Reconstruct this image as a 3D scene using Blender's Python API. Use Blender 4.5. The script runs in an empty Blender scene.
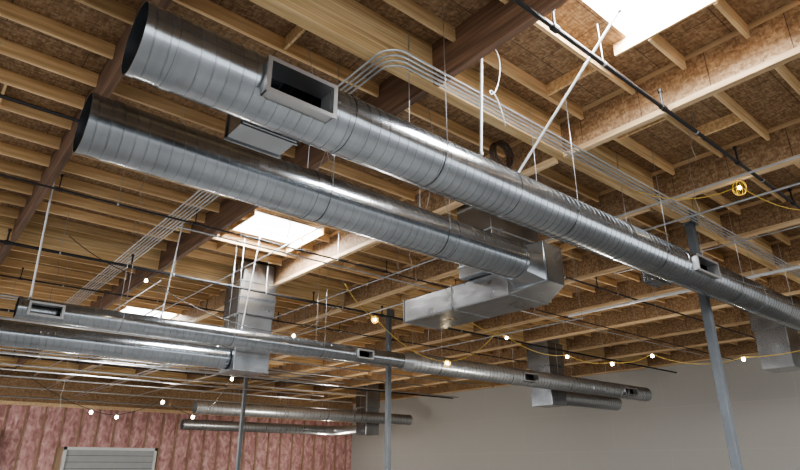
import bpy, bmesh, math, random
from mathutils import Vector, Matrix
random.seed(7)
sc=bpy.context.scene
COL=sc.collection
CZ=1.6
def Z(h): return CZ+h
try: sc.view_settings.look='AgX - Medium High Contrast'
except Exception: pass
# ------------------------------------------------------------------ camera
cam=bpy.data.cameras.new("camera");co=bpy.data.objects.new("camera",cam);COL.objects.link(co);sc.camera=co
cam.sensor_width=36;cam.lens=587/800*36;cam.clip_end=500
co.location=(0,0,CZ)
co.rotation_euler=(math.radians(90+21.4),0,math.radians(50-90))
# ------------------------------------------------------------------ materials
def newmat(name):
    m=bpy.data.materials.new(name);m.use_nodes=True
    nt=m.node_tree;b=nt.nodes["Principled BSDF"]
    return m,nt,b
def N(nt,t,**k):
    n=nt.nodes.new(t)
    for a,v in k.items():
        if a in n.inputs: n.inputs[a].default_value=v
        else: setattr(n,a,v)
    return n
def coords(nt,scale,rot=(0,0,0),gen="Object"):
    tc=N(nt,"ShaderNodeTexCoord");mp=N(nt,"ShaderNodeMapping")
    mp.inputs["Scale"].default_value=scale;mp.inputs["Rotation"].default_value=rot
    nt.links.new(tc.outputs[gen],mp.inputs[0]);return mp.outputs[0]
def ramp(nt,fac,stops):
    r=N(nt,"ShaderNodeValToRGB");e=r.color_ramp.elements
    while len(e)<len(stops): e.new(.5)
    for i,(p,c) in enumerate(stops):
        e[i].position=p;e[i].color=(*c,1)
    nt.links.new(fac,r.inputs[0]);return r.outputs[0]
def plain(name,col,rough=.5,metal=0,noise=0.0,ns=3.0):
    m,nt,b=newmat(name)
    b.inputs["Roughness"].default_value=rough;b.inputs["Metallic"].default_value=metal
    if noise>0:
        n=N(nt,"ShaderNodeTexNoise");n.inputs["Scale"].default_value=1;n.inputs["Detail"].default_value=4
        nt.links.new(coords(nt,(ns,ns,ns)),n.inputs["Vector"])
        c0=tuple(max(0,c*(1-noise)) for c in col);c1=tuple(min(1,c*(1+noise)) for c in col)
        nt.links.new(ramp(nt,n.outputs["Fac"],[(.3,c0),(.7,c1)]),b.inputs["Base Color"])
    else: b.inputs["Base Color"].default_value=(*col,1)
    return m
def emit(name,col,s):
    m,nt,b=newmat(name);b.inputs["Base Color"].default_value=(*col,1)
    b.inputs["Emission Color"].default_value=(*col,1);b.inputs["Emission Strength"].default_value=s
    return m
def galv(name,col,rough,sc1,sc2,bump=.0,amt=.12,metal=.92,bd=.05):
    m,nt,b=newmat(name);b.inputs["Metallic"].default_value=metal
    n=N(nt,"ShaderNodeTexNoise");n.inputs["Scale"].default_value=1;n.inputs["Detail"].default_value=2
    nt.links.new(coords(nt,sc1),n.inputs["Vector"])
    n2=N(nt,"ShaderNodeTexNoise");n2.inputs["Scale"].default_value=1;n2.inputs["Detail"].default_value=3
    nt.links.new(coords(nt,sc2),n2.inputs["Vector"])
    mx=N(nt,"ShaderNodeMath",operation="ADD");nt.links.new(n.outputs["Fac"],mx.inputs[0]);nt.links.new(n2.outputs["Fac"],mx.inputs[1])
    hv=N(nt,"ShaderNodeMath",operation="MULTIPLY");nt.links.new(mx.outputs[0],hv.inputs[0]);hv.inputs[1].default_value=.5
    c0=tuple(c*(1-amt) for c in col);c1=tuple(min(1,c*(1+amt)) for c in col)
    nt.links.new(ramp(nt,hv.outputs[0],[(.34,c0),(.66,c1)]),b.inputs["Base Color"])
    rr=ramp(nt,n.outputs["Fac"],[(.3,(rough*.88,)*3),(.7,(min(1,rough*1.15),)*3)])
    nt.links.new(rr,b.inputs["Roughness"])
    if bump>0:
        bp=N(nt,"ShaderNodeBump");bp.inputs["Strength"].default_value=bump;bp.inputs["Distance"].default_value=bd
        nt.links.new(hv.outputs[0],bp.inputs["Height"]);nt.links.new(bp.outputs[0],b.inputs["Normal"])
    return m
def wood(name,c0,c1,axis,rough=.7,tint=.25,lam=0):
    m,nt,b=newmat(name);b.inputs["Roughness"].default_value=rough
    s=[14,14,14];s[axis]=.7
    n=N(nt,"ShaderNodeTexNoise");n.inputs["Scale"].default_value=1;n.inputs["Detail"].default_value=4
    nt.links.new(coords(nt,tuple(s)),n.inputs["Vector"])
    c=ramp(nt,n.outputs["Fac"],[(.3,c0),(.72,c1)])
    oi=N(nt,"ShaderNodeObjectInfo");mr=N(nt,"ShaderNodeMapRange")
    nt.links.new(oi.outputs["Random"],mr.inputs[0]);mr.inputs[3].default_value=1-tint;mr.inputs[4].default_value=1+tint
    hs=N(nt,"ShaderNodeHueSaturation");nt.links.new(c,hs.inputs["Color"]);nt.links.new(mr.outputs[0],hs.inputs["Value"])
    last=hs.outputs[0]
    if lam:
        s2=[.25,.25,.25];s2[2]=1/.038
        w=N(nt,"ShaderNodeTexNoise");w.inputs["Scale"].default_value=1;w.inputs["Detail"].default_value=0
        nt.links.new(coords(nt,tuple(s2)),w.inputs["Vector"])
        mm=N(nt,"ShaderNodeMix",data_type="RGBA",blend_type="MULTIPLY");mm.inputs[0].default_value=1
        lc=ramp(nt,w.outputs["Fac"],[(.35,(.72,.70,.68)),(.6,(1,1,1))])
        nt.links.new(last,mm.inputs[6]);nt.links.new(lc,mm.inputs[7]);last=mm.outputs[2]
    nt.links.new(last,b.inputs["Base Color"]);return m

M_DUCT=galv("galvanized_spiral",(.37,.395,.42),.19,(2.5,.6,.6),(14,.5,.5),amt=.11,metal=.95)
M_DUCTF=galv("galvanized_spiral_brightened",(.48,.50,.52),.30,(3,.5,.5),(9,.4,.4),amt=.10,metal=.78)  # rougher duct metal, light put into its colour for the dim far runs
M_SEAM=plain("spiral_lock_seam",(.08,.09,.10),.35,.9)
M_SHEET=galv("galvanized_sheet",(.36,.375,.39),.24,(1.6,1.6,1.6),(.9,.9,.9),.18,amt=.15,metal=.93,bd=.05)
M_FOIL=galv("foil_wrap",(.36,.365,.37),.29,(1.6,1.6,1.6),(5,2.4,5),.5,bd=.06,metal=.92)
M_JOIST=wood("fir_joist",(.52,.34,.17),(.84,.62,.36),0,tint=.25)
M_PURLIN=wood("stained_purlin",(.14,.08,.05),(.29,.17,.105),1,tint=.15,lam=1)
M_FLANGE=wood("pale_flange",(.50,.34,.19),(.78,.59,.37),1,tint=.15)
M_GIRD=wood("glulam_girder",(.60,.40,.19),(.88,.67,.39),0,tint=.08,lam=1)
M_EMT=plain("conduit_steel",(.46,.475,.49),.33,.75,.1,8)
M_WHITE=plain("white_steel",(.62,.63,.64),.4,.1)
M_BLACK=plain("black_pipe",(.025,.022,.022),.45,.2)
M_COLM=plain("grey_steel_paint",(.13,.145,.16),.45,.2,.12,2)
M_WIRE=plain("thin_wire",(.35,.33,.30),.5,.5)
M_CORD=plain("yellow_cord",(.60,.42,.09),.5)
M_GUARD=plain("yellow_guard",(.9,.6,.05),.4)
M_BULB=emit("bulb_glow",(1,.86,.60),50)
M_SKYL=emit("skylight_diffuser",(.93,.97,1),6)
M_CURB=plain("white_curb",(.8,.8,.78),.6)
M_DOOR=plain("door_panel_grey",(.36,.38,.39),.5,.1,.05,2)
M_HOSE=plain("brown_hose",(.09,.06,.045),.5)
M_HANG=plain("zinc_sheet",(.5,.5,.5),.4,.9)
M_STUD=wood("wall_stud",(.26,.17,.11),(.44,.31,.21),2,tint=.1)
def osb():
    m,nt,b=newmat("osb_deck");b.inputs["Roughness"].default_value=.75
    cols=[]
    for s,r in (((10,30,16),.5),((30,10,20),-.3)):
        v=N(nt,"ShaderNodeTexVoronoi");v.inputs["Scale"].default_value=1
        nt.links.new(coords(nt,s,(0,0,r)),v.inputs["Vector"])
        bw=N(nt,"ShaderNodeSeparateColor");nt.links.new(v.outputs["Color"],bw.inputs[0]);cols.append(bw.outputs[0])
    a=N(nt,"ShaderNodeMath",operation="ADD");nt.links.new(cols[0],a.inputs[0]);nt.links.new(cols[1],a.inputs[1])
    hf=N(nt,"ShaderNodeMath",operation="MULTIPLY");hf.inputs[1].default_value=.5;nt.links.new(a.outputs[0],hf.inputs[0])
    c=ramp(nt,hf.outputs[0],[(.1,(.21,.125,.066)),(.5,(.33,.21,.118)),(.9,(.47,.33,.20))])
    br=N(nt,"ShaderNodeTexBrick");br.inputs["Color1"].default_value=(1,1,1,1);br.inputs["Color2"].default_value=(.78,.78,.78,1);br.inputs["Mortar"].default_value=(.2,.2,.2,1)
    br.inputs["Scale"].default_value=1;br.inputs["Mortar Size"].default_value=.006;br.inputs["Brick Width"].default_value=2.44;br.inputs["Row Height"].default_value=1.22
    nt.links.new(coords(nt,(1,1,1)),br.inputs["Vector"])
    mm=N(nt,"ShaderNodeMix",data_type="RGBA",blend_type="MULTIPLY");mm.inputs[0].default_value=1
    nt.links.new(c,mm.inputs[6]);nt.links.new(br.outputs[0],mm.inputs[7]);nt.links.new(mm.outputs[2],b.inputs["Base Color"])
    return m
M_OSB=osb()
def drywall():
    m,nt,b=newmat("drywall");b.inputs["Roughness"].default_value=.85
    br=N(nt,"ShaderNodeTexBrick");br.inputs["Color1"].default_value=(.44,.43,.405,1);br.inputs["Color2"].default_value=(.43,.42,.397,1);br.inputs["Mortar"].default_value=(.465,.455,.43,1)
    br.inputs["Scale"].default_value=1;br.inputs["Mortar Size"].default_value=.045;br.inputs["Mortar Smooth"].default_value=1;br.inputs["Brick Width"].default_value=7.3;br.inputs["Row Height"].default_value=2.44
    tc=N(nt,"ShaderNodeTexCoord");sp=N(nt,"ShaderNodeSeparateXYZ");cb=N(nt,"ShaderNodeCombineXYZ")
    nt.links.new(tc.outputs["Object"],sp.inputs[0]);nt.links.new(sp.outputs[1],cb.inputs[0]);nt.links.new(sp.outputs[2],cb.inputs[1])
    nt.links.new(cb.outputs[0],br.inputs["Vector"]);nt.links.new(br.outputs[0],b.inputs["Base Color"]);return m
M_DRY=drywall()
def pink():
    m,nt,b=newmat("pink_insulation");b.inputs["Roughness"].default_value=.55
    n=N(nt,"ShaderNodeTexNoise");n.inputs["Scale"].default_value=1;n.inputs["Detail"].default_value=5;n.inputs["Distortion"].default_value=.8
    nt.links.new(coords(nt,(3,3,1.8)),n.inputs["Vector"])
    c=ramp(nt,n.outputs["Fac"],[(.34,(.38,.19,.18)),(.52,(.57,.32,.305)),(.66,(.70,.46,.435))])
    nt.links.new(c,b.inputs["Base Color"])
    bp=N(nt,"ShaderNodeBump");bp.inputs["Strength"].default_value=.5;bp.inputs["Distance"].default_value=.12
    nt.links.new(n.outputs["Fac"],bp.inputs["Height"]);nt.links.new(bp.outputs[0],b.inputs["Normal"]);return m
M_PINK=pink()
M_CONC=plain("concrete_floor",(.27,.26,.25),.6,0,.15,.6)

# ------------------------------------------------------------------ builders
def empty(name,loc,label,cat,group=None):
    o=bpy.data.objects.new(name,None);o.empty_display_size=.2;COL.objects.link(o);o.location=loc
    o["label"]=label;o["category"]=cat
    if group:o["group"]=group
    return o
def mk(name,vf,mats,parent=None,loc=(0,0,0),label=None,cat=None,group=None,kind=None,smooth=False):
    v,fc=vf[0],vf[1]
    me=bpy.data.meshes.new(name);me.from_pydata([tuple(p) for p in v],[],fc)
    if not isinstance(mats,(list,tuple)):mats=[mats]
    for m in mats:me.materials.append(m)
    if len(vf)>2:
        for p,i in zip(me.polygons,vf[2]):p.material_index=i
    if smooth:
        me.polygons.foreach_set("use_smooth",[True]*len(me.polygons))
        if smooth=="angle": me.set_sharp_from_angle(angle=math.radians(25))
    me.update()
    o=bpy.data.objects.new(name,me);COL.objects.link(o);o.location=loc
    if parent:o.parent=parent
    if label:o["label"]=label
    if cat:o["category"]=cat
    if group:o["group"]=group
    if kind:o["kind"]=kind
    return o
def vf_box(x0,x1,y0,y1,z0,z1):
    v=[(x0,y0,z0),(x1,y0,z0),(x1,y1,z0),(x0,y1,z0),(x0,y0,z1),(x1,y0,z1),(x1,y1,z1),(x0,y1,z1)]
    return v,[(0,3,2,1),(4,5,6,7),(0,1,5,4),(1,2,6,5),(2,3,7,6),(3,0,4,7)]
def join(*parts):
    V=[];F=[];I=[]
    for p in parts:
        o=len(V);V+=list(p[0]);F+=[tuple(i+o for i in f) for f in p[1]]
        I+=list(p[2]) if len(p)>2 else [0]*len(p[1])
    return V,F,I
def mi(p,i): return p[0],p[1],[i]*len(p[1])
def bev(vf,w=.006):
    bm=bmesh.new();vs=[bm.verts.new(p) for p in vf[0]]
    for f in vf[1]:bm.faces.new([vs[i] for i in f])
    bmesh.ops.bevel(bm,geom=bm.edges[:],offset=w,segments=1,affect='EDGES')
    bm.verts.index_update();r=([v.co.copy() for v in bm.verts],[tuple(v.index for v in f.verts) for f in bm.faces]);bm.free();return r
def vf_tube(pts,r,n=8,cap=True):
    pts=[Vector(p) for p in pts];V=[];F=[]
    ref=None
    for i,p in enumerate(pts):
        if i==0:t=pts[1]-p
        elif i==len(pts)-1:t=p-pts[i-1]
        else:t=(pts[i+1]-p).normalized()+(p-pts[i-1]).normalized()
        t.normalize()
        if ref is None:
            ref=t.cross(Vector((0,0,1)))
            if ref.length<.1:ref=t.cross(Vector((1,0,0)))
        ref=(ref-t*ref.dot(t)).normalized();b=t.cross(ref)
        for k in range(n):
            a=2*math.pi*k/n;V.append(p+ref*math.cos(a)*r+b*math.sin(a)*r)
    for i in range(len(pts)-1):
        for k in range(n):
            a=i*n+k;b2=i*n+(k+1)%n;F.append((a,b2,b2+n,a+n))
    if cap:F.append(tuple(reversed(range(n))));F.append(tuple(range((len(pts)-1)*n,len(pts)*n)))
    return V,F
def fillet(pts,r,seg=6):
    pts=[Vector(p) for p in pts];out=[pts[0]]
    for i in range(1,len(pts)-1):
        a=(pts[i-1]-pts[i]).normalized();b=(pts[i+1]-pts[i]).normalized()
        ang=a.angle(b);d=r/math.tan(ang/2);p0=pts[i]+a*d;p1=pts[i]+b*d
        c=pts[i]+(a+b).normalized()*(r/math.sin(ang/2))
        for k in range(seg+1):
            t=k/seg;q=p0.lerp(p1,t);out.append(c+(q-c).normalized()*r)
    out.append(pts[-1]);return out
def vf_ring(x0,x1,r0,r1,n=40):
    V=[];F=[]
    for (x,r) in ((x0,r0),(x0,r1),(x1,r1),(x1,r0)):
        for k in range(n):
            a=2*math.pi*k/n;V.append((x,r*math.cos(a),r*math.sin(a)))
    for j in range(4):
        for k in range(n):
            F.append((j*n+k,j*n+(k+1)%n,((j+1)%4)*n+(k+1)%n,((j+1)%4)*n+k))
    return V,F
def vf_lathe(prof,n=28):
    V=[];F=[]
    for (x,r) in prof:
        for k in range(n):
            a=2*math.pi*k/n;V.append((x,r*math.cos(a),r*math.sin(a)))
    for j in range(len(prof)-1):
        for k in range(n):F.append((j*n+k,j*n+(k+1)%n,(j+1)*n+(k+1)%n,(j+1)*n+k))
    return V,F
def vf_spiral(L,r,pitch,n,cuts=(),rid=.004):
    prof=[(0,0),(.03,0),(.87,0),(.91,0),(.925,rid),(.975,rid)]
    P=len(prof);T=int(L/pitch)+2;K=T*n
    V=[];F=[];I=[]
    for k in range(-n,K+n):
        a=2*math.pi*(k%n)/n;ca,sa=math.cos(a),math.sin(a)
        for (o,dr) in prof:
            x=min(max(pitch*(k/n+o),0),L);V.append((x,(r+dr)*ca,(r+dr)*sa))
    def ok(ids):
        xs=[V[i][0] for i in ids]
        if max(xs)-min(xs)<1e-6:return False
        cx=sum(xs)/4;cy=sum(V[i][1] for i in ids)/4;cz=sum(V[i][2] for i in ids)/4
        for (a,b,c0,c1) in cuts:
            if cy<0 and a<cx<b and c0<cz<c1:return False
        return True
    for k in range(K+n):
        for j in range(P-1):
            q=(k*P+j,(k+1)*P+j,(k+1)*P+j+1,k*P+j+1)
            if k+1<K+2*n and ok(q):F.append(q[::-1]);I.append(1 if j==3 else 0)
        if k+n+1<K+2*n:
            q=(k*P+P-1,(k+1)*P+P-1,(k+n+1)*P,(k+n)*P)
            if ok(q):F.append(q[::-1]);I.append(1)
    return V,F,I
def register(parent,xa,xb,z0,z1,r,out=.06,name="register"):
    zc=max(abs(z0),abs(z1));t=.025
    yin=-math.sqrt(max(r*r-zc*zc,.01))+.12;yo=-(r+out)
    fr=join(vf_box(xa,xb,yo,yin,z1-.012,z1),vf_box(xa,xb,yo,yin,z0,z0+.012),vf_box(xa,xa+.012,yo,yin,z0,z1),vf_box(xb-.012,xb,yo,yin,z0,z1),
            vf_box(xa-t,xb+t,yo-.012,yo,z1-t,z1+t),vf_box(xa-t,xb+t,yo-.012,yo,z0-t,z0+t),vf_box(xa-t,xa+t,yo-.012,yo,z0+t,z1-t),vf_box(xb-t,xb+t,yo-.012,yo,z0+t,z1-t))
    f=mk(name,fr,M_HANG,parent,label="sheet metal supply outlet collar with open dark throat")
    return f
def duct(L,r,loc,label,pitch=.15,n=48,regs=(),joints=(),cap_end=False,group="spiral ducts",rid=.004,name="spiral_duct",mat=None):
    mat=mat or M_DUCT
    e=empty(name,loc,label,"duct",group)
    cuts=[(a,b,c,d) for (a,b,c,d) in regs]
    mk("duct_body",vf_spiral(L,r,pitch,n,cuts,rid),[mat,M_SEAM],e,smooth="angle")
    mk("end_rim",vf_ring(-.02,.05,r-.004,r+.012,n),mat,e,smooth="angle")
    if not cap_end: mk("end_rim",vf_ring(L-.05,L+.02,r-.004,r+.012,n),mat,e,smooth="angle")
    else:
        V=[(L+.02,r*1.01*math.cos(2*math.pi*k/n),r*1.01*math.sin(2*math.pi*k/n)) for k in range(n)];V+=[(L-.06,v[1],v[2]) for v in V]
        F=[tuple(range(n))]+[(k,k+n,(k+1)%n+n,(k+1)%n) for k in range(n)]
        mk("end_cap",(V,F),mat,e,smooth="angle")
    for x in joints: mk("coupling",vf_ring(x-.05,x+.05,r,r+.010,n),mat,e,smooth="angle")
    for (a,b,c,d) in regs: register(e,a,b,c,d,r)
    return e
def hanger(x,y,z,r,ztop,group="duct hangers",splay=False):
    rr=r+.012
    n=20;pts=[(x,y+rr*math.cos(math.pi+math.pi*k/n),z+rr*math.sin(math.pi+math.pi*k/n)) for k in range(n+1)]
    e=empty("duct_hanger",(x,y,ztop),"thin steel hanger rods with strap cradling a round duct","hanger",group)
    V=[];F=[]
    for p in pts:
        V.append((-.012,p[1]-y,p[2]-ztop));V.append((.012,p[1]-y,p[2]-ztop))
    for i in range(n):F.append((2*i,2*i+2,2*i+3,2*i+1))
    mk("strap",(V,F),M_SHEET,e)
    for s in(-1,1):
        mk("rod",vf_tube([(0,s*rr,z-ztop),(0,s*rr,0)],.006,6),M_EMT,e,smooth=True)
        if splay: mk("splay_wire",vf_tube([(0,s*rr,z-ztop+.1),(s*.9,s*(rr+.35),0)],.005,5),M_WIRE,e,smooth=True)
def flanges(parent,x0,x1,y0,y1,z0,z1,axis,step=1.2,mat=None,g=.02):
    a0,a1=((x0,x1),(y0,y1),(z0,z1))[axis]
    k=max(1,round((a1-a0)/step))
    for i in range(k+1):
        c=a0+(a1-a0)*i/k;w=.014
        b=[x0-g,x1+g,y0-g,y1+g,z0-g,z1+g];b[2*axis]=c-w;b[2*axis+1]=c+w
        mk("flange",vf_box(*b),mat or M_SHEET,parent)

# ------------------------------------------------------------------ shell
XW,YW,ZD=36.5,51.0,8.2
X0,Y0=-7.0,-7.0
mk("floor",vf_box(X0-25,XW+.3,Y0-25,YW+.3,-.2,0),M_CONC,kind="structure")
SKY=[(5.82,7.9,2.1,3.6),(6.45,8.65,14.1,15.8),(6.9,9.08,26.9,28.9)]
tiles=[];yy=Y0
for (a,b,c,d) in SKY:
    tiles.append(vf_box(X0,XW,yy,c,ZD,ZD+.03));tiles.append(vf_box(X0,a,c,d,ZD,ZD+.03));tiles.append(vf_box(b,XW,c,d,ZD,ZD+.03));yy=d
tiles.append(vf_box(X0,XW,yy,YW,ZD,ZD+.03))
mk("ceiling",join(*tiles),M_OSB,kind="structure")
mk("wall_east",vf_box(XW,XW+.3,Y0,YW+.3,0,ZD),M_DRY,kind="structure")
DX0,DX1,DZ=10.6,17.3,2.85;PZ=5.6
wp=[mi(vf_box(X0,DX0,YW+.16,YW+.3,0,PZ),1),mi(vf_box(DX1,XW,YW+.16,YW+.3,0,PZ),1),mi(vf_box(DX0,DX1,YW+.16,YW+.3,DZ,PZ),1)]
bay=1.22;x=X0
while x<XW-.1:
    xe=min(x+bay,XW)
    z0=DZ if (x+bay/2>DX0-.3 and x+bay/2<DX1+.3) else 0
    wp.append(mi(vf_box(x,x+.10,YW-.06,YW+.16,z0,PZ),1))
    V=[];F=[];nb=8;nz=9
    for j in range(nz+1):
        zz=z0+(PZ-z0)*j/nz
        for k in range(nb+1):
            t=k/nb;V.append((x+.10+(xe-x-.10)*t,YW+.08-.07*min(1,3*t,3*(1-t))-.035*random.random(),zz))
    for j in range(nz):
        for k in range(nb):
            a=j*(nb+1)+k;F.append((a,a+1,a+nb+2,a+nb+1))
    wp.append(mi((V,F),0));x+=bay
mk("wall_north",join(*wp),[M_PINK,M_STUD],kind="structure")
mk("trim_1",vf_box(X0,XW,YW-.12,YW+.3,PZ,PZ+.25),M_FLANGE,kind="structure")
mk("trim_2",vf_box(X0,XW,YW-.02,YW+.3,PZ+.25,ZD),M_OSB,kind="structure")
for i,(a,b,c,d) in enumerate(SKY):
    t=.04;z0,z1=ZD+.03,ZD+.25
    o=mk("window_%d"%(i+1),join(mi(vf_box(a-t,a,c-t,d+t,z0,z1),0),mi(vf_box(b,b+t,c-t,d+t,z0,z1),0),mi(vf_box(a,b,c-t,c,z0,z1),0),mi(vf_box(a,b,d,d+t,z0,z1),0),
        mi(vf_box(a-t,b+t,c-t,d+t,z1,z1+.03),1)),[M_CURB,M_SKYL],kind="structure")
pan=[]
for k in range(6):
    pan.append(vf_box(DX0+.15,DX1-.15,YW+.05,YW+.10,k*.455,k*.455+.43))
mk("door_1",join(mi(join(*pan),0),mi(vf_box(DX0,DX0+.18,YW-.09,YW+.15,0,DZ),1),mi(vf_box(DX1-.18,DX1,YW-.09,YW+.15,0,DZ),1),mi(vf_box(DX0,DX1,YW-.09,YW+.15,DZ-.2,DZ),1),
     mi(vf_box(DX0+.1,DX1-.1,YW+.1,YW+.12,0,DZ),2)),[M_DOOR,M_WHITE,M_BLACK],kind="structure")
e=empty("vertical_duct",(5.9,50.2,0),"grey round vertical duct stub standing against pink insulation","duct")
V,F=vf_lathe([(0,.34),(.03,.36),(1.9,.36),(1.92,.38),(1.98,.38),(2.0,.36),(3.9,.36),(3.93,.33),(3.93,.01)],24)
mk("duct_body",([(y,z,x) for (x,y,z) in V],F),M_DUCTF,e,smooth="angle")
mk("mounting_collar",bev(vf_box(-.42,.42,-.42,.42,0,.06),.01),M_SHEET,e)
# ------------------------------------------------------------------ girders, purlins, joists
GY=[-6.95,5.93,18.85,31.75,44.65]
PX=[-6.4,-2.3,1.57,5.65,9.2,12.9,16.6,20.3,24.0,27.7,31.4,36.3]
GZ0=7.4
for y in GY:
    mk("glulam_girder",bev(vf_box(X0,XW,-.11,.11,GZ0,ZD-.005)),M_GIRD,loc=(0,y,0),label="long pale glulam girder on steel columns",cat="beam",group="glulam girders")
spans=[(-6.84,5.82),(6.04,18.74),(18.96,31.64),(31.86,44.54),(44.76,YW-.13)]
pm={}
for (a,b) in spans:
    L=b-a
    for x in PX:
        pale=x>9
        key=(round(L,2),pale)
        if key not in pm:
            if pale:
                vf=join(mi(vf_box(-.05,.05,0,L,7.42,ZD-.1),0),mi(bev(vf_box(-.07,.07,0,L,7.31,7.42)),1),mi(vf_box(-.07,.07,0,L,ZD-.1,ZD-.005),1))
                pm[key]=mk("roof_purlin",vf,[M_OSB,M_FLANGE],loc=(x,a,0),label="deep pale roof purlin with strand-board web and fir flanges",cat="beam",group="roof purlins")
            else:
                pm[key]=mk("roof_purlin",bev(vf_box(-.065,.065,0,L,7.40,ZD-.005)),M_PURLIN,loc=(x,a,0),label="dark reddish-brown stained wooden roof purlin beam",cat="beam",group="roof purlins")
        else:
            o=pm[key].copy();o.location=(x,a,0);COL.objects.link(o)
jm={};cnt=0;stuffV=[]
jz0,jz1=ZD-.26,ZD-.003
ylines=[]
y=Y0+.25
while y<YW-.2:
    yj=y+random.uniform(-.06,.06)
    if min(abs(yj-g) for g in GY)>.18: ylines.append(yj)
    y+=1.0
def insky(y):
    for (a,b,c,d) in SKY:
        if c-.05<y<d+.05:return (a,b)
    return None
def joist(x0,x1,y):
    global cnt
    L=round(x1-x0,2)
    if L<.2:return
    near=(y<36 and x0<9 and y>-2.0) or (0<y<32 and x0<24)
    if near and cnt<300:
        cnt+=1
        if L not in jm:
            jm[L]=mk("roof_joist",vf_box(0,L,-.032,.032,jz0,jz1),M_JOIST,loc=(x0,y,0),label="light tan fir roof joist under the deck",cat="joist",group="roof joists")
        else:
            o=jm[L].copy();o.location=(x0,y,0);COL.objects.link(o)
    else: stuffV.append(vf_box(x0,x1,y-.032,y+.032,jz0,jz1))
for i in range(len(PX)-1):
    a,b=PX[i]+.067,PX[i+1]-.067
    for y in ylines:
        s=insky(y)
        if i==3 and s:
            joist(a,s[0]-.055,y);joist(s[1]+.055,b,y)
        else: joist(a,b,y)
mk("roof_joist",join(*stuffV),M_JOIST,label="rows of light fir roof joists under the deck",cat="joist",group="roof joists",kind="stuff")
bk={}
for i in (1,2,3,4,5):
    for j in range(len(ylines)-1):
        y=ylines[j];y2=ylines[j+1]
        if y<0 or y>20 or random.random()<.6: continue
        if any(y<g<y2 for g in GY) or y2-y>1.3: continue
        gap=round(y2-y-.066,3)
        x=PX[i]+(PX[i+1]-PX[i])*random.choice((.33,.5,.66))
        if i==3 and any(c-1.3<y<d+.4 for (a,b,c,d) in SKY): continue
        if 7.7<x<11.2 and (7<y<10 or 16<y<19): continue
        mk("joist_blocking",vf_box(-.022,.022,0,gap,jz0+.02,jz1),M_JOIST,loc=(x,y+.033,0),label="short wooden blocking piece between two roof joists",cat="blocking",group="joist blocking")
for (a,b,c,d) in SKY[:3]:
    for x in (a-.03,b+.03):
        mk("skylight_header",vf_box(x-.023,x+.023,c-.25,d+.25,ZD-.24,ZD-.004),M_JOIST,label="wooden header joist framing a skylight opening",cat="joist",group="skylight headers")
# ------------------------------------------------------------------ columns
for (x,y) in [(14.75,5.93),(15.2,18.85),(15.2,31.75)]:
    e=empty("steel_column",(x,y,0),"tall grey painted square steel column under a girder","column","steel columns")
    s=.095
    mk("column_shaft",bev(vf_box(-s,s,-s,s,.02,GZ0-.02),.012),M_COLM,e)
    mk("base_plate",vf_box(-.2,.2,-.2,.2,0,.02),M_COLM,e)
    mk("girder_saddle",join(vf_box(-.2,.2,-.14,.14,GZ0-.02,GZ0),vf_box(-.2,.2,-.13,-.115,GZ0,GZ0+.3),vf_box(-.2,.2,.115,.13,GZ0,GZ0+.3)),M_COLM,e)
# ------------------------------------------------------------------ ducts
H1=Z(3.9)
duct(28.5,.375,(1.02,5.24,H1),"large galvanized spiral duct with an open end and side outlets",regs=[(1.22,2.05,-.26,.13),(11.0,11.95,-.18,.14)],joints=(.35,2.45,5.5,8.6,10.8,14.8,20.9,27))
for x in (4.9,7.9,10.9,14.4,17.5): hanger(x,5.24,H1,.375,jz0)
duct(8.1,.385,(1.02,7.23,H1),"galvanized spiral duct with open end running into a square elbow",joints=(.3,3.2,6.2),)
for x in (4.4,6.9): hanger(x,7.23,H1,.385,jz0,splay=True)
Y3=15.85;H3=Z(3.4)
duct(11.6,.25,(1.74,Y3,H3),"slender galvanized spiral duct with side outlets above a string of bulbs",pitch=.17,n=28,regs=[(.2,.9,-.17,.11),(9.55,10.15,-.14,.11)],joints=(3,6,8.6,11),rid=.006)
mk("duct_reducer",vf_lathe([(0,.264),(.08,.264),(.30,.354),(.38,.354)]),M_DUCTF,None,(13.34,Y3,H3),label="round duct reducer joining slender and wider duct",cat="duct fitting",smooth="angle")
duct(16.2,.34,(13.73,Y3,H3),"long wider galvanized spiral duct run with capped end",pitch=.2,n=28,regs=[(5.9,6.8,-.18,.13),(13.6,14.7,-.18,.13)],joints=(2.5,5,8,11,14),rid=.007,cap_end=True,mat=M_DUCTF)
for x in (4,7,10): hanger(x,Y3,H3,.25,jz0)
for x in (15,19,23,27): hanger(x,Y3,H3,.34,jz0)
Y4=17.95;H4=Z(3.15)
duct(10.42,.33,(-2.6,Y4,H4),"galvanized spiral duct feeding a square riser",pitch=.17,n=28,joints=(3,6,9),rid=.006)
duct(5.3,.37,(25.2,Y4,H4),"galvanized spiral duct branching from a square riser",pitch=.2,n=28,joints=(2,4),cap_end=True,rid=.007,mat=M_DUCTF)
H5=Z(3.4)
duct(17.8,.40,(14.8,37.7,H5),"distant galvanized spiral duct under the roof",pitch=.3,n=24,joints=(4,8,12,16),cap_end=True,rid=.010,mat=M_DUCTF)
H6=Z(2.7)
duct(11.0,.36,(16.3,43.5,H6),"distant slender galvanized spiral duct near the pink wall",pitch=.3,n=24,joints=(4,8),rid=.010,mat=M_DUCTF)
mk("duct_elbow",vf_tube(fillet([(27.34,43.5,H6),(29.6,43.5,H6),(29.6,40.06,H6)],.8,8),.36,24),M_DUCTF,label="galvanized round elbow turning toward a square plenum",cat="duct fitting",smooth="angle")
for x in (17.5,21,24.5,28): hanger(x,37.7,H5,.40,jz0)
for x in (17.5,21,24.5): hanger(x,43.5,H6,.36,jz0)
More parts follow.
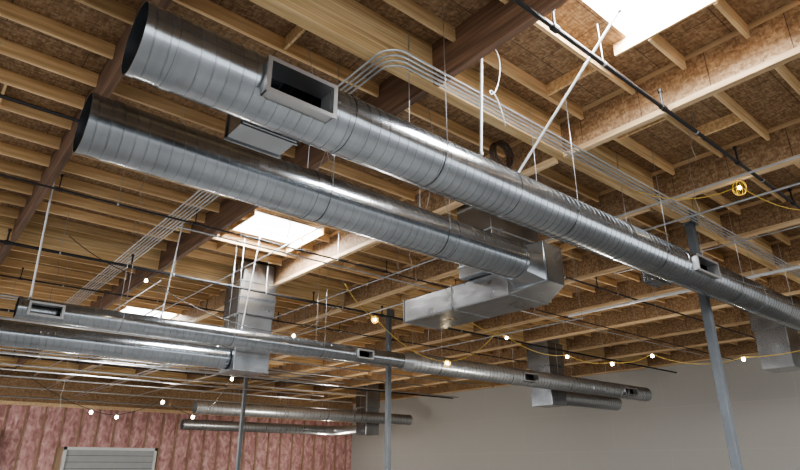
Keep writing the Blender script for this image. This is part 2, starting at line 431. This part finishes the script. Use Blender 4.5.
def vf_sq2rd(r,x0,x1,hy,hz,n=32):
    V=[];F=[]
    for k in range(n):
        a=2*math.pi*k/n;V.append((x0,r*math.cos(a),r*math.sin(a)))
    for k in range(n):
        a=2*math.pi*k/n;c,s=math.cos(a),math.sin(a);m=max(abs(c),abs(s));V.append((x1,hy*c/m,hz*s/m))
    for k in range(n):F.append((k,k+n,(k+1)%n+n,(k+1)%n))
    return V,F
e=empty("rectangular_duct_assembly",(9.15,7.23,H1),"square elbow, foil-wrapped flat trunk and riser on a round duct","duct")
mk("round_to_square_transition",vf_sq2rd(.385,.0,.45,.42,.42,40),M_SHEET,e,smooth="angle")
EV=[(.45,-.42,-.42),(1.05,-.42,-.42),(1.80,.57,-.50),(.45,.57,-.50),(.45,-.42,.42),(1.05,-.42,.42),(1.80,.57,.42),(.45,.57,.42)]
mk("elbow_box",bev((EV,[(0,3,2,1),(4,5,6,7),(0,1,5,4),(1,2,6,5),(2,3,7,6),(3,0,4,7)]),.012),M_SHEET,e)
flanges(e,.45,.47,-.42,.57,-.42,.42,0,1)
mk("trunk_section",bev(vf_box(.45,1.80,.58,4.05,-.50,.08),.03),M_FOIL,e)
flanges(e,.45,1.80,.58,4.05,-.50,.08,1,1.7,M_FOIL,.012)
mk("riser",bev(vf_box(.20,1.90,.75,1.8,.08,jz0-H1-.01),.01),M_SHEET,e)
flanges(e,.20,1.90,.75,1.8,.35,jz0-H1-.05,2,.6,M_HANG)
def riser(x0,x1,y0,y1,z0,label,top=None):
    cx,cy=(x0+x1)/2,(y0+y1)/2
    e=empty("square_duct_riser",(cx,cy,z0),label,"duct","square duct risers")
    hx,hy=(x1-x0)/2,(y1-y0)/2;h=jz0-.01-z0
    hm=h*.5
    mk("lower_plenum",bev(vf_box(-hx*.93,hx*.93,-hy*.93,hy*.93,0,hm),.02),M_SHEET,e)
    mk("upper_section",bev(vf_box(-hx,hx,-hy,hy,hm,h*.8),.02),M_SHEET,e)
    mk("roof_collar",bev(vf_box(-hx*.85,hx*.85,-hy*.85,hy*.85,h*.8,h),.02),M_FOIL,e)
    flanges(e,-hx*.93,hx*.93,-hy*.93,hy*.93,0.02,hm,2,.7)
    flanges(e,-hx,hx,-hy,hy,hm+.02,h*.8,2,.7)
riser(7.82,9.12,17.35,18.5,H4-.42,"galvanized square duct riser dropping from the roof onto a spiral duct")
riser(23.9,25.15,17.3,18.6,H4-.5,"galvanized square duct riser dropping from the roof onto a spiral duct")
riser(28.9,30.3,38.6,40.0,H5-1.2,"distant galvanized square duct riser")
riser(24.9,26.3,7.3,8.5,Z(3.35),"bright galvanized square duct drop beside the large spiral duct")
for (x,w,d) in ((2.72,.72,.85),(12.15,.6,.7)):
    e=empty("takeoff_box",(x,5.24,H1),"small galvanized box takeoff on the flank of the spiral duct","duct fitting","takeoff boxes")
    mk("box_body",bev(vf_box(-w/2,w/2,.39,d,-.22,.12),.01),M_SHEET,e)
    flanges(e,-w/2,w/2,.42,d,-.22,.12,1,.66)

# ------------------------------------------------------------------ sprinkler pipes
def pipe_x(y,z,x0,x1,r,step=3.0,off=0.0):
    e=empty("sprinkler_pipe",(x0,y,z),"black steel sprinkler pipe with couplings and drops","pipe","sprinkler pipes")
    mk("pipe_run",vf_tube([(0,0,0),(x1-x0,0,0)],r,10),M_BLACK,e,smooth="angle")
    x=off+.8
    while x<x1-x0 and x<22:
        mk("sprinkler_head",join(vf_tube([(x,0,-.0),(x,0,.30)],r*.6,8),vf_tube([(x,0,.30),(x,0,.36)],r*1.1,8),vf_tube([(x-.06,0,0),(x+.06,0,0)],r*1.5,10)),M_BLACK,e,smooth="angle")
        mk("hanger_rod",join(vf_tube([(x+1.2,0,r),(x+1.2,0,jz0-z)],.007,6),mi(vf_ring(x+1.18,x+1.22,r,r+.01,12),0)),M_EMT,e,smooth="angle")
        x+=step
    return e
pipe_x(3.6,Z(5.6),-1,36,.035)
pipe_x(10.0,Z(5.4),-3,36,.03,off=1)
pipe_x(16.9,Z(5.2),-3,36,.04,off=.5)
pipe_x(25.0,Z(5.2),-3,36,.045,off=.5)
pipe_x(36.0,Z(5.2),-3,36,.05,off=.5)
pipe_x(13.4,Z(5.5),-3,36,.022,off=.9)
pipe_x(21.0,Z(5.4),-3,30,.025,off=1.4)
# ------------------------------------------------------------------ conduits
for i in range(4):
    x=4.32+.085*i;zc=GZ0-.14
    path=fillet([(x,31.0,zc),(x,5.36+.085*i,zc),(26,5.36+.085*i,zc)],.32,8)
    mk("electrical_conduit",vf_tube(path,.017,8),M_EMT,label="galvanized electrical conduit with a sweeping bend along the girder",cat="conduit",group="bundled conduits",smooth="angle")
for (x,zz,ya,yb,r) in ((12.1,Z(5.45),-3,8.5,.025),(13.4,Z(5.45),-3,7.3,.03),(18.0,Z(5.0),-3,12,.05),(6.9,Z(5.3),9,30,.016),(4.15,GZ0-.14,9,30,.017),(4.23,GZ0-.14,9,30,.017),(10.6,Z(5.3),10,30,.02),(12.5,Z(5.1),12,30,.025),(7.5,Z(4.6),22,46,.03),(9.5,Z(4.4),22,46,.03),(9.8,Z(4.4),22,46,.03),(13,Z(4.5),24,46,.03),(19,Z(5.1),12,40,.03),(16.2,Z(5.5),-3,9,.02),(5.2,Z(5.0),17,36,.02),(6.0,Z(4.8),19,40,.025)):
    mk("electrical_conduit",vf_tube([(x,ya,zz),(x,yb,zz)],r,8),M_WHITE if r>.04 else M_EMT,label="straight pale metal conduit crossing below the purlins",cat="conduit",group="crossing conduits",smooth="angle")
for (y,h,x0,x1,r) in ((12.6,5.0,4,30,.02),(21.8,5.0,-3,22,.03),(23,4.2,-3,25,.03),(24,4.7,-3,25,.03),(27.5,4.55,-3,25,.035),(29.5,4.35,-3,30,.035),(33.5,4.45,0,25,.04),(35,4.1,0,25,.03),(39.5,4.6,0,25,.04),(41,4.2,0,30,.04),(47,4.2,0,30,.05),(22.4,3.6,-3,14,.03),(26,4.0,-3,18,.03),(31,3.9,-3,20,.035),(20.4,4.6,-3,16,.02),(19.8,3.9,-3,12,.025),(24.8,3.7,-3,16,.03)):
    mk("electrical_conduit",vf_tube([(x0,y,Z(h)),(x1,y,Z(h))],r,8),M_EMT,label="straight galvanized conduit running parallel to the ducts",cat="conduit",group="long conduits",smooth="angle")
# ------------------------------------------------------------------ braces
def brace(p,q,r,mat=M_WHITE,label="pale steel sway brace strut between duct and roof"):
    d=Vector(q)-Vector(p);e=empty("sway_brace",q,label,"brace","sway braces")
    mk("strut",vf_tube([-d,(0,0,0)],r,8),mat,e,smooth="angle")
    for s in (-d,Vector((0,0,0))):
        mk("end_bracket",bev(vf_box(s.x-.03,s.x+.03,s.y-.03,s.y+.03,s.z-.03,s.z+.03),.01),M_HANG,e)
brace((6.85,5.26,H1+.42),(6.95,3.2,7.91),.021)
brace((5.85,5.10,H1+.40),(5.85,4.95,7.91),.022)
brace((1.95,15.85,H3+.29),(1.75,14.9,7.91),.025)
brace((5.0,15.85,H3+.29),(5.0,15.2,7.91),.018)
brace((7.3,15.85,H3+.29),(7.3,15.2,7.91),.018)
pts=[]
for k in range(0,36*6+1):
    a=2*math.pi*k/36;rr=.27+.025*math.sin(k*.21);pts.append((rr*math.cos(a),.03*(k/36),rr*math.sin(a)))
e=empty("hose_coil",(8.4,6.7,Z(5.9)),"coil of dark flexible cable hanging under the roof","cable coil")
mk("coil",vf_tube(pts,.018,6),M_HOSE,e,smooth=True)
mk("hanging_tie",vf_tube([(0,.05,.27),(0,.05,.44)],.006,5),M_WIRE,e)
pts=[]
for k in range(25):
    t=k/24;pts.append((5.75+.25*math.sin(t*7)+.15*t,4.75+.1*math.cos(t*5),7.7-1.5*t+.25*math.sin(t*9)))
mk("loose_cable",vf_tube(pts,.009,6),M_WHITE,label="loose white cable looping down beside a brace strut",cat="cable",smooth=True)
# ------------------------------------------------------------------ string lights
def strlight(bulbs,ends,cord,guard,label,cr=.006,sag=.05,gs=2.0):
    P=[Vector(ends[0])]+[Vector(b) for b in bulbs]+[Vector(ends[1])]
    e=empty("string_light",P[0],label,"string light","string lights")
    path=[]
    for i in range(len(P)-1):
        a,b=P[i],P[i+1];L=(b-a).length
        for k in range(10):
            t=k/10;q=a.lerp(b,t);q.z-=sag*L*4*t*(1-t);path.append(q-P[0])
    path.append(P[-1]-P[0])
    mk("cord",vf_tube(path,cr,6),cord,e,smooth=True)
    for b in bulbs:
        c=Vector(b)-P[0]
        S=max(.035,.0023*Vector(b).length)
        bm=bmesh.new();bmesh.ops.create_uvsphere(bm,u_segments=12,v_segments=8,radius=S)
        for v in bm.verts:
            if v.co.z>0:v.co.z*=1.35
            v.co+=c-Vector((0,0,S*1.5))
        vf=([v.co.copy() for v in bm.verts],[tuple(v.index for v in f.verts) for f in bm.faces]);bm.free()
        mk("bulb",vf,M_BULB,e,smooth=True)
        mk("socket",vf_tube([c-Vector((0,0,S*.4)),c+Vector((0,0,S*.8))],S*.5,8),M_BLACK,e,smooth="angle")
        if guard:
            g=[];R=S*gs
            for k in range(8):
                a=2*math.pi*k/8;arc=[]
                for j in range(9):
                    p=math.pi*j/8;arc.append(c+Vector((R*math.sin(p)*math.cos(a),R*math.sin(p)*math.sin(a),R*math.cos(p)*1.2-S*1.5)))
                g.append(vf_tube(arc,.0004*Vector(b).length,4))
            mk("bulb_guard",join(*g),M_GUARD,e)
strlight([(12.82,4.0,7.16)],[(11.4,5.6,7.2),(15.3,3.0,7.1)],M_CORD,True,"yellow caged work light on a yellow cord",.010,.12,4.0)
strlight([(9.98,13,5.49),(12.8,13,4.56)],[(8.9,13,6.3),(15.6,13,6.2)],M_CORD,True,"string of caged work bulbs sagging under the ducts",.010,.10,2.2)
strlight([(15.2,12.6,5.6),(17.65,12,5.17),(18.81,11,4.92),(19.74,10,5.17),(19.37,7,4.63)],[(14.0,13.5,6.3),(21,3,5.9)],M_CORD,False,"string of bare work bulbs sagging before the drywall",.013,.09)
strlight([(11.3,25,5.22),(13.66,35,4.31),(11.82,35,5.03),(9.5,35,4.11),(8.2,35,4.3)],[(10.5,20,5.9),(5,36,6)],M_BLACK,False,"string of bare glowing bulbs on a dark cord",.016)
strlight([(4.0,14.2,5.75),(8.2,14.4,5.02)],[(2.2,14.2,6.4),(9.8,14.6,6.2)],M_BLACK,False,"short string of bare glowing bulbs beside a slender duct",.009,.07)
for (x,y,zb) in ((16,10.2,5.9),(17,9,5.8),(18.5,9,5.9),(20,12,5.6),(10,12,6.5),(6.5,12,6.3),(3.0,12,6.6),(12,4.6,6.4),(13,6.6,6.2),(10.5,3.9,6.9),(9.6,11,6.3),(14,9,6.0),(7.5,20,5.0),(11,20,5.0),(5.5,23.4,4.6),(3.2,21.4,4.8),(13,23.4,5.0),(6.3,33,3.6)):
    pts=[(x+.05*math.sin(t*2.1),y,zb+(7.93-zb)*t/8) for t in range(9)]
    mk("dangling_wire",vf_tube(pts,.007,5),M_WIRE,label="thin loose wire dangling from the roof framing",cat="wire",group="dangling wires",smooth=True)

# ------------------------------------------------------------------ lights
w=bpy.data.worlds.new("world");sc.world=w;w.use_nodes=True
w.node_tree.nodes["Background"].inputs[0].default_value=(.92,.96,1,1);w.node_tree.nodes["Background"].inputs[1].default_value=2.5
def area(name,loc,size,power,rot=(0,0,0),col=(1,1,1)):
    l=bpy.data.lights.new(name,"AREA");l.shape="RECTANGLE";l.size,l.size_y=size;l.energy=power;l.color=col
    o=bpy.data.objects.new(name,l);COL.objects.link(o);o.location=loc;o.rotation_euler=rot
    return o
for i,(a,b,c,d) in enumerate(SKY):
    area("skylight_lamp",((a+b)/2,(c+d)/2,ZD+.23),(2.0,1.45),1100,col=(.93,.97,1))
def point(loc,e,col=(1,.93,.82),r=.2):
    l=bpy.data.lights.new("fill_lamp","POINT");l.energy=e;l.color=col;l.shadow_soft_size=r
    o=bpy.data.objects.new("fill_lamp",l);COL.objects.link(o);o.location=loc
point((11.8,33,3.2),600);point((22,32,2.6),1000);point((29,44,2.6),400);point((20,12,2.6),400);point((5,26,2.8),200)  # added fill points without fixtures, brightening the far ducts and floor
s=bpy.data.lights.new("fill_sun","SUN");s.energy=1.7;s.angle=math.radians(35);s.color=(1,.95,.88)  # wide soft sun added as fill for the far walls and beam sides
so=bpy.data.objects.new("fill_sun",s);COL.objects.link(so);so.location=(-10,-10,5)
so.rotation_euler=Vector((.75,.65,-.13)).to_track_quat('-Z','Y').to_euler()
